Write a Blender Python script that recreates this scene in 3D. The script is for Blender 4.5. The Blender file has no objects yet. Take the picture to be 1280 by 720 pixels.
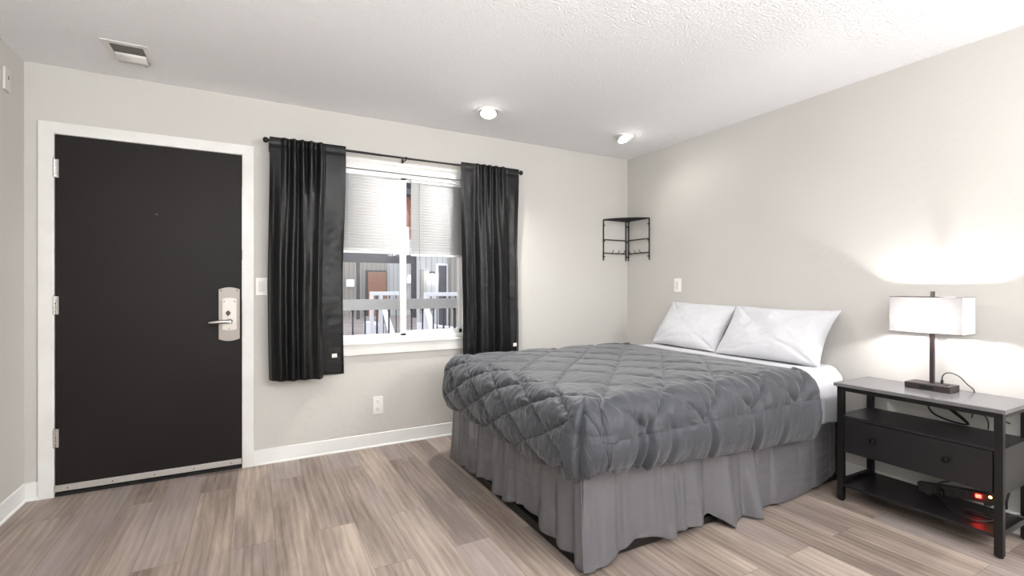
import bpy, bmesh, math, random
import numpy as np
from mathutils import Vector, Matrix, noise

S = bpy.context.scene
COL = S.collection
PI = math.pi
random.seed(7)

# ------------------------------------------------------------------ camera, world, lights
F_PX = 595.0
YAW = math.radians(28.272)
CAM_H = 1.192
cd = bpy.data.cameras.new('camera')
cd.sensor_width = 36.0
cd.lens = F_PX / 1280 * 36
cd.shift_y = -2 / 1280
cd.clip_start = 0.02
cam = bpy.data.objects.new('camera', cd)
COL.objects.link(cam)
cam.location = (0, 0, CAM_H)
cam.rotation_euler = (PI / 2, 0, -YAW)
S.camera = cam

S.view_settings.view_transform = 'Standard'
S.view_settings.look = 'None'
S.view_settings.gamma = 1
S.view_settings.use_curve_mapping = False
S.view_settings.exposure = 0.0

SKY = 2.1
ROOM_FILL = 112.0          # added soft fill from the rear, not a fixture of the room
CEIL_FILL = 10.0
UP_FILL = 86.0
UP_FILL_LEFT = 124.0
LENS = 45.0
SPOT_LEFT = 112.0
SPOT_RIGHT = 9.0
BULB = 980.0

w = bpy.data.worlds.new('world')
S.world = w
w.use_nodes = True
wn = w.node_tree
bg = wn.nodes['Background']
tc = wn.nodes.new('ShaderNodeTexCoord')
sp = wn.nodes.new('ShaderNodeSeparateXYZ')
cr = wn.nodes.new('ShaderNodeValToRGB')
wn.links.new(tc.outputs['Generated'], sp.inputs[0])
wn.links.new(sp.outputs['Z'], cr.inputs[0])
cr.color_ramp.elements[0].color = (.90, .90, .91, 1)
cr.color_ramp.elements[1].color = (.74, .78, .88, 1)
wn.links.new(cr.outputs[0], bg.inputs['Color'])
bg.inputs['Strength'].default_value = SKY


def area(name, loc, direction, sx, sy, power, color=(1, 1, 1)):
    l = bpy.data.lights.new(name, 'AREA')
    l.shape = 'RECTANGLE'
    l.size, l.size_y = sx, sy
    l.energy = power
    l.color = color
    o = bpy.data.objects.new(name, l)
    COL.objects.link(o)
    o.location = loc
    o.rotation_euler = Vector(direction).to_track_quat('-Z', 'Y').to_euler()
    return o


area('rear_fill', (2.75, -1.9, 2.10), (-.88, .47, -.14), 2.0, .55, ROOM_FILL, (1.0, .99, .98))  # added unseen fill for the left wall and near bed side
area('rear_ceiling_fill', (1.2, -0.9, 2.42), (0, 0, -1), 2.2, 1.4, CEIL_FILL, (1.0, .985, .97))  # added area fill under the ceiling behind the camera, no real panel
area('rear_up_fill', (1.30, -1.20, 1.32), (0, 0, 1), 3.4, 2.4, UP_FILL, (.965, .985, 1.0))  # added upward fill that brightens the ceiling, no lamp stands here
area('left_up_fill', (0.0, -1.0, 1.5), (.12, .45, 1), 2.0, 1.6, UP_FILL_LEFT, (.965, .985, 1.0))  # second added upward fill, tilted to brighten the far ceiling

# ------------------------------------------------------------------ colours and materials


def lin(r, g, b):
    f = lambda c: (c / 255 / 12.92) if c / 255 <= .04045 else ((c / 255 + .055) / 1.055) ** 2.4
    return (f(r), f(g), f(b), 1)


def mat(name, col, rough=.5, metal=0, bump=None, spec=.5, var=None, sheen=0, emit=None, coat=0):
    """bump = (scale, strength, distance[, stretch xyz]); var = (scale, second colour)"""
    m = bpy.data.materials.new(name)
    m.use_nodes = True
    nt = m.node_tree
    b = nt.nodes['Principled BSDF']
    b.inputs['Base Color'].default_value = col
    b.inputs['Roughness'].default_value = rough
    b.inputs['Metallic'].default_value = metal
    b.inputs['Specular IOR Level'].default_value = spec
    b.inputs['Sheen Weight'].default_value = sheen
    b.inputs['Coat Weight'].default_value = coat
    if emit:
        b.inputs['Emission Color'].default_value = emit[0]
        b.inputs['Emission Strength'].default_value = emit[1]
    tcn = nt.nodes.new('ShaderNodeTexCoord')
    if bump:
        n = nt.nodes.new('ShaderNodeTexNoise')
        n.inputs['Scale'].default_value = bump[0]
        n.inputs['Detail'].default_value = 4
        if len(bump) > 3:
            mp = nt.nodes.new('ShaderNodeMapping')
            mp.inputs['Scale'].default_value = bump[3]
            nt.links.new(tcn.outputs['Object'], mp.inputs[0])
            nt.links.new(mp.outputs[0], n.inputs['Vector'])
        else:
            nt.links.new(tcn.outputs['Object'], n.inputs['Vector'])
        bp = nt.nodes.new('ShaderNodeBump')
        bp.inputs['Strength'].default_value = bump[1]
        bp.inputs['Distance'].default_value = bump[2]
        nt.links.new(n.outputs['Fac'], bp.inputs['Height'])
        nt.links.new(bp.outputs[0], b.inputs['Normal'])
    if var:
        n2 = nt.nodes.new('ShaderNodeTexNoise')
        n2.inputs['Scale'].default_value = var[0]
        n2.inputs['Detail'].default_value = 5
        nt.links.new(tcn.outputs['Object'], n2.inputs['Vector'])
        r = nt.nodes.new('ShaderNodeValToRGB')
        r.color_ramp.elements[0].position = .35
        r.color_ramp.elements[1].position = .68
        r.color_ramp.elements[0].color = col
        r.color_ramp.elements[1].color = var[1]
        nt.links.new(n2.outputs['Fac'], r.inputs[0])
        nt.links.new(r.outputs[0], b.inputs['Base Color'])
    return m


M = {}
M['wall'] = mat('wall_paint', lin(196, 194, 189), .75, bump=(26, .25, .006), var=(1.3, lin(193, 190, 185)), spec=.3)
M['ceiling'] = mat('popcorn_ceiling', lin(240, 240, 241), .95, bump=(85, .8, .010), spec=.1)
M['trim'] = mat('white_trim_paint', lin(224, 224, 221), .4, bump=(30, .05, .003), var=(7, lin(216, 215, 211)))
M['base'] = mat('baseboard_paint', lin(226, 226, 224), .45)
M['door'] = mat('espresso_door_paint', lin(30, 26, 25), .5, bump=(60, .12, .002), spec=.2, var=(2.5, lin(27, 24, 23)))
M['steel'] = mat('brushed_steel', lin(205, 200, 195), .34, 1, bump=(90, .08, .001, (1, 1, 12)))
M['nickel'] = mat('satin_nickel', lin(160, 153, 147), .5, .6)
M['nickel2'] = mat('worn_light_nickel', lin(196, 190, 184), .45, .5)
M['rocker'] = mat('switch_rocker', lin(214, 212, 207), .35)
M['chrome'] = mat('chrome', lin(220, 218, 215), .16, 1)
M['alu'] = mat('aluminium_sweep', lin(196, 192, 188), .45, .6)
M['dark'] = mat('dark_gap', lin(16, 15, 15), .8)
M['screw'] = mat('screw_head', lin(84, 80, 78), .5, .6)
M['plastic'] = mat('white_plastic', lin(232, 230, 226), .35)
M['vinyl'] = mat('white_vinyl', lin(233, 233, 233), .35)
M['blind'] = mat('blind_slat', lin(222, 222, 222), .45)
M['bmetal'] = mat('black_metal', lin(21, 20, 20), .42, .3, bump=(200, .06, .001))
M['curtain'] = mat('black_satin_curtain', lin(11, 11, 12), .36, bump=(55, .14, .004, (.5, 1, 1.6)), sheen=.02, spec=.3)
M['tag'] = mat('fabric_tag', lin(225, 222, 214), .8)
M['comforter'] = mat('charcoal_microfibre', lin(57, 59, 65), .52, bump=(34, .7, .006), sheen=.2, spec=.35)
M['skirt'] = mat('grey_satin_skirt', lin(95, 94, 97), .29, bump=(22, .25, .006), spec=.5)
M['sheet'] = mat('white_cotton', lin(198, 198, 202), .85, bump=(20, .25, .005), spec=.2)
M['mattress'] = mat('mattress_ticking', lin(214, 213, 210), .85, bump=(30, .2, .004))
M['boxbase'] = mat('black_base_fabric', lin(18, 18, 19), .8, bump=(120, .2, .002))
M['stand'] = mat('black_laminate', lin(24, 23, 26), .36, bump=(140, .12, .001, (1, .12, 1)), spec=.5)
M['standtop_lit'] = mat('black_laminate_lit', lin(104, 102, 104), .22, bump=(140, .1, .001, (1, .12, 1)), spec=.55)  # black top greyed: the lamp's sheen is put into its base colour
M['knob'] = mat('black_glossy_knob', lin(22, 21, 22), .15, .4)
M['bronze'] = mat('dark_bronze', lin(66, 58, 58), .4, .5)
M['cord'] = mat('black_cord', lin(20, 20, 21), .45)
M['strip'] = mat('dark_power_strip', lin(52, 50, 51), .5)
M['slot'] = mat('outlet_slot', lin(8, 8, 8), .7)
M['grille'] = mat('vent_grille', lin(112, 110, 106), .7, bump=(260, .6, .003))
M['ventw'] = mat('vent_white', lin(226, 224, 221), .45)
M['redled'] = mat('red_led', lin(255, 30, 20), .3, emit=((1, .02, .012, 1), 30))
M['orangeled'] = mat('amber_led', lin(255, 170, 90), .3, emit=((1, .35, .10, 1), 14))
M['lens'] = mat('lit_lens', (1, 1, 1, 1), .4, emit=((1, .97, .93, 1), LENS))
M['bulb'] = mat('lit_bulb', (1, 1, 1, 1), .4, emit=((1, .968, .972, 1), BULB))
# outside
M['siding'] = mat('grey_siding', lin(172, 168, 162), .8)
M['sidingl'] = mat('pale_siding', lin(205, 207, 208), .8)
M['odoor'] = mat('brown_outside_door', lin(176, 130, 108), .6, var=(9, lin(160, 115, 95)))
M['odark'] = mat('dark_painted_wood', lin(82, 80, 90), .7)
M['owhite'] = mat('white_painted_rail', lin(238, 240, 246), .5)
M['orail'] = mat('grey_white_rail_board', lin(240, 240, 240), .55)
M['obal'] = mat('dark_baluster', lin(62, 61, 70), .5)
M['concrete'] = mat('worn_concrete', lin(168, 158, 155), .9, var=(3, lin(140, 130, 128)))
M['brick'] = mat('red_brown_shingle', lin(170, 104, 80), .8, var=(5, lin(125, 72, 56)))
M['roof'] = mat('dark_roof', lin(92, 92, 100), .8)
M['sconce'] = mat('lit_sconce', (1, 1, 1, 1), .4, emit=((1, .98, .93, 1), 22))


def stripes(m, axis_scale):
    """vertical board grooves for the siding outside"""
    nt = m.node_tree
    b = nt.nodes['Principled BSDF']
    t = nt.nodes.new('ShaderNodeTexCoord')
    wv = nt.nodes.new('ShaderNodeTexWave')
    wv.bands_direction = 'X'
    wv.inputs['Scale'].default_value = axis_scale
    nt.links.new(t.outputs['Object'], wv.inputs['Vector'])
    r = nt.nodes.new('ShaderNodeValToRGB')
    r.color_ramp.elements[0].position = 0
    r.color_ramp.elements[1].position = .12
    c = b.inputs['Base Color'].default_value
    r.color_ramp.elements[0].color = (c[0] * .6, c[1] * .6, c[2] * .6, 1)
    r.color_ramp.elements[1].color = tuple(c)
    nt.links.new(wv.outputs['Fac'], r.inputs[0])
    nt.links.new(r.outputs[0], b.inputs['Base Color'])


stripes(M['siding'], 1.6)
stripes(M['sidingl'], 1.6)


def glass_mat():
    m = bpy.data.materials.new('window_glass')
    m.use_nodes = True
    nt = m.node_tree
    nt.nodes.remove(nt.nodes['Principled BSDF'])
    out = nt.nodes['Material Output']
    tr = nt.nodes.new('ShaderNodeBsdfTransparent')
    tr.inputs[0].default_value = (.96, .97, .97, 1)
    gl = nt.nodes.new('ShaderNodeBsdfGlossy')
    gl.inputs['Roughness'].default_value = .02
    fr = nt.nodes.new('ShaderNodeFresnel')
    fr.inputs[0].default_value = 1.45
    mx = nt.nodes.new('ShaderNodeMixShader')
    nt.links.new(fr.outputs[0], mx.inputs[0])
    nt.links.new(tr.outputs[0], mx.inputs[1])
    nt.links.new(gl.outputs[0], mx.inputs[2])
    nt.links.new(mx.outputs[0], out.inputs[0])
    return m


def shade_mat():
    m = bpy.data.materials.new('linen_lamp_shade')
    m.use_nodes = True
    nt = m.node_tree
    nt.nodes.remove(nt.nodes['Principled BSDF'])
    out = nt.nodes['Material Output']
    tl = nt.nodes.new('ShaderNodeBsdfTranslucent')
    tl.inputs[0].default_value = (.10, .095, .093, 1)
    df = nt.nodes.new('ShaderNodeBsdfDiffuse')
    df.inputs[0].default_value = (.78, .76, .75, 1)
    t = nt.nodes.new('ShaderNodeTexCoord')
    n = nt.nodes.new('ShaderNodeTexNoise')
    n.inputs['Scale'].default_value = 160
    nt.links.new(t.outputs['Object'], n.inputs['Vector'])
    b = nt.nodes.new('ShaderNodeBump')
    b.inputs['Strength'].default_value = .1
    nt.links.new(n.outputs['Fac'], b.inputs['Height'])
    nt.links.new(b.outputs[0], df.inputs['Normal'])
    ad = nt.nodes.new('ShaderNodeMixShader')
    ad.inputs[0].default_value = .5
    nt.links.new(tl.outputs[0], ad.inputs[1])
    nt.links.new(df.outputs[0], ad.inputs[2])
    nt.links.new(ad.outputs[0], out.inputs[0])
    return m


def floor_mat():
    m = bpy.data.materials.new('vinyl_plank_floor')
    m.use_nodes = True
    nt = m.node_tree
    N = nt.nodes.new
    L = nt.links.new
    b = nt.nodes['Principled BSDF']
    t = N('ShaderNodeTexCoord')
    mp = N('ShaderNodeMapping')
    mp.inputs['Rotation'].default_value = (0, 0, PI / 2)
    mp.inputs['Location'].default_value = (.31, .07, 0)
    L(t.outputs['Object'], mp.inputs[0])
    br = N('ShaderNodeTexBrick')
    br.offset = .37
    br.offset_frequency = 2
    br.inputs['Color1'].default_value = (0, 0, 0, 1)
    br.inputs['Color2'].default_value = (1, 1, 1, 1)
    br.inputs['Mortar'].default_value = (.5, .5, .5, 1)
    br.inputs['Scale'].default_value = 1
    br.inputs['Mortar Size'].default_value = .0011
    br.inputs['Mortar Smooth'].default_value = .2
    br.inputs['Brick Width'].default_value = 1.22
    br.inputs['Row Height'].default_value = .18
    L(mp.outputs[0], br.inputs['Vector'])
    # shift the grain from plank to plank
    sc = N('ShaderNodeVectorMath'); sc.operation = 'MULTIPLY'
    sc.inputs[1].default_value = (7.3, 31.7, 11.1)
    L(br.outputs['Color'], sc.inputs[0])
    ad = N('ShaderNodeVectorMath'); ad.operation = 'ADD'
    L(t.outputs['Object'], ad.inputs[0]); L(sc.outputs[0], ad.inputs[1])

    def nz(scale, stretch, detail=6, dist=0.0, rough=.55):
        q = N('ShaderNodeMapping')
        q.inputs['Scale'].default_value = stretch
        L(ad.outputs[0], q.inputs[0])
        n = N('ShaderNodeTexNoise')
        n.inputs['Scale'].default_value = scale
        n.inputs['Detail'].default_value = detail
        n.inputs['Distortion'].default_value = dist
        n.inputs['Roughness'].default_value = rough
        L(q.outputs[0], n.inputs['Vector'])
        return n
    blot = nz(1, (7.5, 1.15, 1), 6, .35, .62)
    grain = nz(1, (85, 2.6, 1), 8, 0, .68)
    cath = N('ShaderNodeTexWave')
    cath.bands_direction = 'X'
    cath.inputs['Scale'].default_value = 9
    cath.inputs['Distortion'].default_value = 7
    cath.inputs['Detail'].default_value = 3
    cath.inputs['Detail Scale'].default_value = .8
    q2 = N('ShaderNodeMapping'); q2.inputs['Scale'].default_value = (1, .16, 1)
    L(ad.outputs[0], q2.inputs[0]); L(q2.outputs[0], cath.inputs['Vector'])
    ramp = N('ShaderNodeValToRGB')
    e = ramp.color_ramp.elements
    e[0].position = .25; e[0].color = lin(112, 99, 91)
    e[1].position = .78; e[1].color = lin(184, 168, 154)
    k = e.new(.5); k.color = lin(150, 135, 125)
    # factor = blotch*.55 + plank*.22 + grain*.3 + cathedral*.12 - offset
    def mad(a, s, c):
        x = N('ShaderNodeMath'); x.operation = 'MULTIPLY_ADD'
        L(a, x.inputs[0]); x.inputs[1].default_value = s
        if isinstance(c, float): x.inputs[2].default_value = c
        else: L(c, x.inputs[2])
        return x.outputs[0]
    v = mad(blot.outputs['Fac'], .95, -.48)
    v = mad(br.outputs['Color'], .24, v)
    v = mad(grain.outputs['Fac'], .60, v)
    v = mad(cath.outputs['Fac'], .10, v)
    L(v, ramp.inputs[0])
    # bluish-grey wash on some planks
    wash = nz(1.1, (1.6, .5, 1), 3)
    wr = N('ShaderNodeValToRGB')
    wr.color_ramp.elements[0].position = .46; wr.color_ramp.elements[0].color = (0, 0, 0, 1)
    wr.color_ramp.elements[1].position = .70; wr.color_ramp.elements[1].color = (.6, .6, .6, 1)
    L(wash.outputs['Fac'], wr.inputs[0])
    mx = N('ShaderNodeMixRGB')
    mx.inputs[2].default_value = lin(146, 137, 137)
    L(wr.outputs[0], mx.inputs[0]); L(ramp.outputs[0], mx.inputs[1])
    m2 = N('ShaderNodeMixRGB'); m2.blend_type = 'MULTIPLY'
    L(br.outputs['Fac'], m2.inputs[0]); L(mx.outputs[0], m2.inputs[1])
    m2.inputs[2].default_value = (.55, .52, .5, 1)
    L(m2.outputs[0], b.inputs['Base Color'])
    b.inputs['Roughness'].default_value = .48
    b.inputs['Specular IOR Level'].default_value = .35
    bp = N('ShaderNodeBump')
    bp.inputs['Strength'].default_value = .12
    bp.inputs['Distance'].default_value = .002
    L(grain.outputs['Fac'], bp.inputs['Height'])
    L(bp.outputs[0], b.inputs['Normal'])
    return m


M['glass'] = glass_mat()
M['shade'] = shade_mat()
M['floor'] = floor_mat()

# ------------------------------------------------------------------ mesh helpers


def bx(bm, x0, x1, y0, y1, z0, z1, bev=0, seg=2):
    t = bmesh.new()
    bmesh.ops.create_cube(t, size=1)
    for v in t.verts:
        v.co = ((x0 + x1) / 2 + v.co.x * (x1 - x0), (y0 + y1) / 2 + v.co.y * (y1 - y0), (z0 + z1) / 2 + v.co.z * (z1 - z0))
    if bev:
        bmesh.ops.bevel(t, geom=list(t.edges), offset=bev, segments=seg, affect='EDGES', profile=.6)
    me = bpy.data.meshes.new('t')
    t.to_mesh(me); t.free()
    bm.from_mesh(me)
    bpy.data.meshes.remove(me)
    return bm


def box(*a, **k):
    return bx(bmesh.new(), *a, **k)


def frame_of(d):
    d = d.normalized()
    a = Vector((0, 0, 1)) if abs(d.z) < .9 else Vector((1, 0, 0))
    u = d.cross(a).normalized()
    return u, d.cross(u).normalized()


def tube(bm, pts, r, n=10, closed_ends=True):
    pts = [Vector(p) for p in pts]
    rings = []
    u = None
    for i, p in enumerate(pts):
        d = (pts[min(i + 1, len(pts) - 1)] - pts[max(i - 1, 0)])
        if d.length < 1e-9:
            d = Vector((0, 0, 1))
        d.normalize()
        if u is None:
            u, v = frame_of(d)
        else:
            u = (u - d * u.dot(d)).normalized()
            v = d.cross(u).normalized()
        rr = r[i] if isinstance(r, (list, tuple)) else r
        rings.append([bm.verts.new(p + (u * math.cos(2 * PI * k / n) + v * math.sin(2 * PI * k / n)) * rr) for k in range(n)])
    for a, b in zip(rings, rings[1:]):
        for k in range(n):
            bm.faces.new((a[k], a[(k + 1) % n], b[(k + 1) % n], b[k]))
    if closed_ends:
        bm.faces.new(rings[0][::-1]); bm.faces.new(rings[-1])
    return bm


def smooth_path(pts, k=8):
    pts = [Vector(p) for p in pts]
    P = [pts[0] * 2 - pts[1]] + pts + [pts[-1] * 2 - pts[-2]]
    out = []
    for i in range(1, len(P) - 2):
        for j in range(k):
            t = j / k
            a, b, c, d = P[i - 1], P[i], P[i + 1], P[i + 2]
            out.append(.5 * ((2 * b) + (c - a) * t + (2 * a - 5 * b + 4 * c - d) * t * t + (3 * b - a - 3 * c + d) * t ** 3))
    out.append(pts[-1])
    return out


def lathe(bm, prof, loc, axis=(0, 0, 1), n=28, cap0=True, cap1=True):
    """prof: list of (radius, height along axis)"""
    ax = Vector(axis).normalized()
    u, v = frame_of(ax)
    loc = Vector(loc)
    rings = []
    for r, h in prof:
        rings.append([bm.verts.new(loc + ax * h + (u * math.cos(2 * PI * k / n) + v * math.sin(2 * PI * k / n)) * max(r, 1e-5)) for k in range(n)])
    for a, b in zip(rings, rings[1:]):
        for k in range(n):
            bm.faces.new((a[k], a[(k + 1) % n], b[(k + 1) % n], b[k]))
    if cap0: bm.faces.new(rings[0][::-1])
    if cap1: bm.faces.new(rings[-1])
    return bm


def prism(bm, outline, y0, y1, bev=0):
    """outline of (x, z) pairs pushed along y"""
    t = bmesh.new()
    a = [t.verts.new((x, y0, z)) for x, z in outline]
    b = [t.verts.new((x, y1, z)) for x, z in outline]
    n = len(outline)
    t.faces.new(a); t.faces.new(b[::-1])
    for i in range(n):
        t.faces.new((a[i], b[i], b[(i + 1) % n], a[(i + 1) % n]))
    bmesh.ops.recalc_face_normals(t, faces=t.faces)
    if bev:
        ed = [e for e in t.edges if abs(e.verts[0].co.y - y0) < 1e-6 and abs(e.verts[1].co.y - y0) < 1e-6]
        bmesh.ops.bevel(t, geom=ed, offset=bev, segments=2, affect='EDGES')
    me = bpy.data.meshes.new('t')
    t.to_mesh(me); t.free(); bm.from_mesh(me); bpy.data.meshes.remove(me)
    return bm


def grid(bm, P):
    """P: array (rows, cols, 3)"""
    R, C = P.shape[:2]
    vs = [[bm.verts.new(tuple(P[i, j])) for j in range(C)] for i in range(R)]
    for i in range(R - 1):
        for j in range(C - 1):
            bm.faces.new((vs[i][j], vs[i][j + 1], vs[i + 1][j + 1], vs[i + 1][j]))
    return vs


def origin(o):
    v = Vector()
    while o is not None:
        v += o.location
        o = o.parent
    return v


def obj(name, bm, m, parent=None, smooth=False, recalc=True):
    if recalc:
        bmesh.ops.recalc_face_normals(bm, faces=bm.faces)
    if parent is None:
        xs = [v.co.x for v in bm.verts]; ys = [v.co.y for v in bm.verts]; zs = [v.co.z for v in bm.verts]
        loc = Vector(((min(xs) + max(xs)) / 2, (min(ys) + max(ys)) / 2, min(zs)))
    else:
        loc = Vector()
    off = loc + (origin(parent) if parent else Vector())
    for v in bm.verts:
        v.co -= off
    me = bpy.data.meshes.new(name)
    bm.to_mesh(me); bm.free()
    me.materials.append(m)
    if smooth:
        for p in me.polygons:
            p.use_smooth = True
        if smooth != 'all':
            me.set_sharp_from_angle(angle=math.radians(38))
    o = bpy.data.objects.new(name, me)
    o.location = loc
    COL.objects.link(o)
    if parent:
        o.parent = parent
    return o


def tag(o, label, cat, group=None, kind=None):
    o['label'] = label
    o['category'] = cat
    if group: o['group'] = group
    if kind: o['kind'] = kind
    return o


def thing(name, label, cat, loc, group=None, kind=None):
    o = bpy.data.objects.new(name, None)
    o.empty_display_size = .1
    o.location = loc
    COL.objects.link(o)
    return tag(o, label, cat, group, kind)


def struct(name, bm, m, label, cat, **k):
    return tag(obj(name, bm, m, **k), label, cat, kind='structure')


def nz3(x, y, z=0.0):
    return noise.noise((x, y, z))


def interp(x, xs, ys):
    """smooth interpolation through control points (xs rising)"""
    x = np.asarray(x, float)
    xs = np.asarray(xs, float); ys = np.asarray(ys, float)
    i = np.clip(np.searchsorted(xs, x) - 1, 0, len(xs) - 2)
    t = np.clip((x - xs[i]) / (xs[i + 1] - xs[i]), 0, 1)
    t = t * t * (3 - 2 * t)
    return ys[i] * (1 - t) + ys[i + 1] * t


# ------------------------------------------------------------------ the room
XL, XR, YB, YF, HC = -1.131, 3.23, 3.60, -2.60, 2.44
WT = .13
DX0, DX1, DZ = -1.012, -.073, 2.062          # door opening
WX0, WX1, WZ0, WZ1 = .47, 1.53, .776, 2.060  # window opening

struct('floor', box(XL - .1, XR + .1, YF - .1, YB + WT, -.06, 0), M['floor'], 'grey-brown wood-look vinyl plank floor of the room', 'floor')
struct('ceiling', box(XL - .1, XR + .1, YF - .1, YB + WT, HC, HC + .06), M['ceiling'], 'white textured popcorn ceiling of the room', 'ceiling')
bm = bmesh.new()
for a in [(XL - .1, DX0, 0, HC), (DX0, DX1, DZ, HC), (DX1, WX0, 0, HC), (WX0, WX1, 0, WZ0), (WX0, WX1, WZ1, HC), (WX1, XR + .1, 0, HC)]:
    bx(bm, a[0], a[1], YB, YB + WT, a[2], a[3])
bmesh.ops.remove_doubles(bm, verts=bm.verts, dist=1e-5)
struct('wall_back', bm, M['wall'], 'warm grey painted wall with the dark door and the window', 'wall')
struct('wall_right', box(XR, XR + .1, YF - .1, YB + WT, 0, HC), M['wall'], 'warm grey painted wall behind the head of the bed', 'wall')
struct('wall_left', box(XL - .1, XL, YF - .1, YB + WT, 0, HC), M['wall'], 'short strip of grey wall left of the dark door', 'wall')
struct('wall_rear', box(XL - .1, XR + .1, YF - .1, YF, 0, HC), M['wall'], 'grey wall behind the viewpoint', 'wall')


def skirting(name, pts, label):
    """vinyl cove base: tall flat face with a small white toe at the floor; pts = (x0,y0,x1,y1,nx,ny)"""
    bm = bmesh.new()
    prof = [(0, 0), (.013, 0), (.013, .008), (.006, .014), (.006, .098), (.002, .102), (0, .102)]
    for x0, y0, x1, y1, nx, ny in pts:
        A = [bm.verts.new((x0 + nx * d, y0 + ny * d, z)) for d, z in prof]
        B = [bm.verts.new((x1 + nx * d, y1 + ny * d, z)) for d, z in prof]
        n = len(prof)
        bm.faces.new(A); bm.faces.new(B[::-1])
        for i in range(n):
            bm.faces.new((A[i], B[i], B[(i + 1) % n], A[(i + 1) % n]))
    return struct(name, bm, M['base'], label, 'baseboard')


skirting('baseboard_back', [(-.012, YB, XR, YB, 0, -1), (XL, YB, -1.066, YB, 0, -1)], 'white baseboard along the wall with the window')
skirting('baseboard_left', [(XL, YF, XL, YB, 1, 0)], 'white baseboard on the left wall beside the door')
skirting('baseboard_right', [(XR, YF, XR, YB, -1, 0)], 'white baseboard behind the bed and nightstand')

# door casing: mitred boards plus the jamb inside the opening
bm = bmesh.new()
ox0, ox1, oz = -1.070, -.012, 2.120
ix0, ix1, iz = -1.004, -.079, 2.055
ya, yb = YB - .018, YB
for quad in [[(ox0, 0), (ox0, oz), (ix0, iz), (ix0, 0)], [(ox0, oz), (ox1, oz), (ix1, iz), (ix0, iz)], [(ox1, oz), (ox1, 0), (ix1, 0), (ix1, iz)]]:
    prism(bm, quad, ya, yb, bev=.003)
bx(bm, DX0, ix0 + .001, YB - .01, YB + WT, 0, iz)
bx(bm, ix1 - .001, DX1, YB - .01, YB + WT, 0, iz)
bx(bm, DX0, DX1, YB - .01, YB + WT, iz - .001, DZ)
struct('trim_1', bm, M['trim'], 'scuffed white mitred frame around the dark door', 'door frame', smooth=True)

# door slab with its parts
dbm = box(ix0 + .004, ix1 - .003, YB - .006, YB + .038, .022, iz - .004, bev=.002)
door = struct('door_1', dbm, M['door'], 'dark espresso brown flush door with a steel lock plate', 'door')
# dark threshold under the door
struct('trim_2', bx(bmesh.new(), ix0, ix1, YB - .004, YB + WT, 0, .018, bev=.002), M['dark'], 'black threshold strip under the dark door', 'threshold')
bm = bx(bmesh.new(), ix0 + .004, ix1 - .004, YB - .018, YB - .006, .030, .066, bev=.003)
bx(bm, ix0 + .004, ix1 - .004, YB - .022, YB - .010, .058, .064, bev=.001)
sweep = obj('door_sweep', bm, M['alu'], door)
bm = bmesh.new()
for k in range(5):
    lathe(bm, [(.004, 0), (.003, .002)], (ix0 + .06 + k * .2, YB - .018, .046), (0, -1, 0), n=10)
obj('sweep_screw', bm, M['screw'], sweep)
for z0, z1 in ((1.785, 1.935), (1.03, 1.14), (.275, .39)):
    bm = bmesh.new()
    zc = (z0 + z1) / 2; hh = .052
    for k in range(5):
        a = zc - hh + k * .0208
        lathe(bm, [(.0055, 0), (.0075, .0015), (.0075, .0185), (.0055, .020)], (ix0 + .001, YB - .013, a), n=14)
    lathe(bm, [(.0045, 0), (.0055, .004), (.003, .008)], (ix0 + .001, YB - .013, zc + hh), n=12)
    bx(bm, ix0 + .001, ix0 + .020, YB - .0095, YB - .006, zc - hh, zc + hh)
    obj('hinge', bm, M['chrome'], door, smooth=True)
# lock plate
def rounded_plate(x0, x1, z0, z1, sag, y0, y1):
    pts = []
    n = 12
    for k in range(n + 1):
        t = k / n
        pts.append((x0 + (x1 - x0) * t, z1 - sag * (2 * t - 1) ** 2))
    for k in range(n + 1):
        t = 1 - k / n
        pts.append((x0 + (x1 - x0) * t, z0 + sag * (2 * t - 1) ** 2))
    return prism(bmesh.new(), pts, y0, y1, bev=.002)


lx0, lx1 = -.211, -.094
lp = obj('lock_plate', rounded_plate(lx0, lx1, .838, 1.186, .014, YB - .012, YB - .006), M['nickel'], door, smooth=True)
ip = obj('inner_plate', rounded_plate(lx0 + .021, lx1 - .017, .908, 1.118,   .006, YB - .026, YB - .012), M['nickel2'], lp, smooth=True)
bm = bmesh.new()
for x, z, yy in ((lx0 + .012, 1.165, .012), (lx1 - .014, 1.165, .012), (lx0 + .031, 1.095, .024), (lx1 - .029, 1.095, .024), (-.152, .917, .024)):
    lathe(bm, [(.0048, 0), (.0042, .002)], (x, YB - yy, z), (0, -1, 0), n=12)
obj('plate_screw', bm, M['screw'], lp)
bm = lathe(bmesh.new(), [(.013, 0), (.013, .006), (.010, .008)], (-.158, YB - .024, 1.02), (0, -1, 0), n=20)
bx(bm, -.164, -.152, YB - .046, YB - .030, 1.004, 1.036, bev=.003)
obj('thumb_turn', bm, M['screw'], lp, smooth=True)
bm = lathe(bmesh.new(), [(.017, 0), (.017, .012), (.011, .018), (.011, .042)], (-.150, YB - .024, .966), (0, -1, 0), n=20)
tube(bm, [(-.146, YB - .062, .967), (-.17, YB - .065, .967), (-.21, YB - .066, .966), (-.255, YB - .066, .963), (-.262, YB - .065, .962)], [.0095, .0115, .0105, .0085, .006], 14)
obj('lever_handle', bm, M['steel'], lp, smooth=True)
bm = lathe(bmesh.new(), [(.0065, 0), (.0065, .002), (.0045, .003), (.0040, .0005)], (-.535, YB - .006, 1.633), (0, -1, 0), n=18)
obj('peephole', bm, M['bronze'], door, smooth=True)

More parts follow.
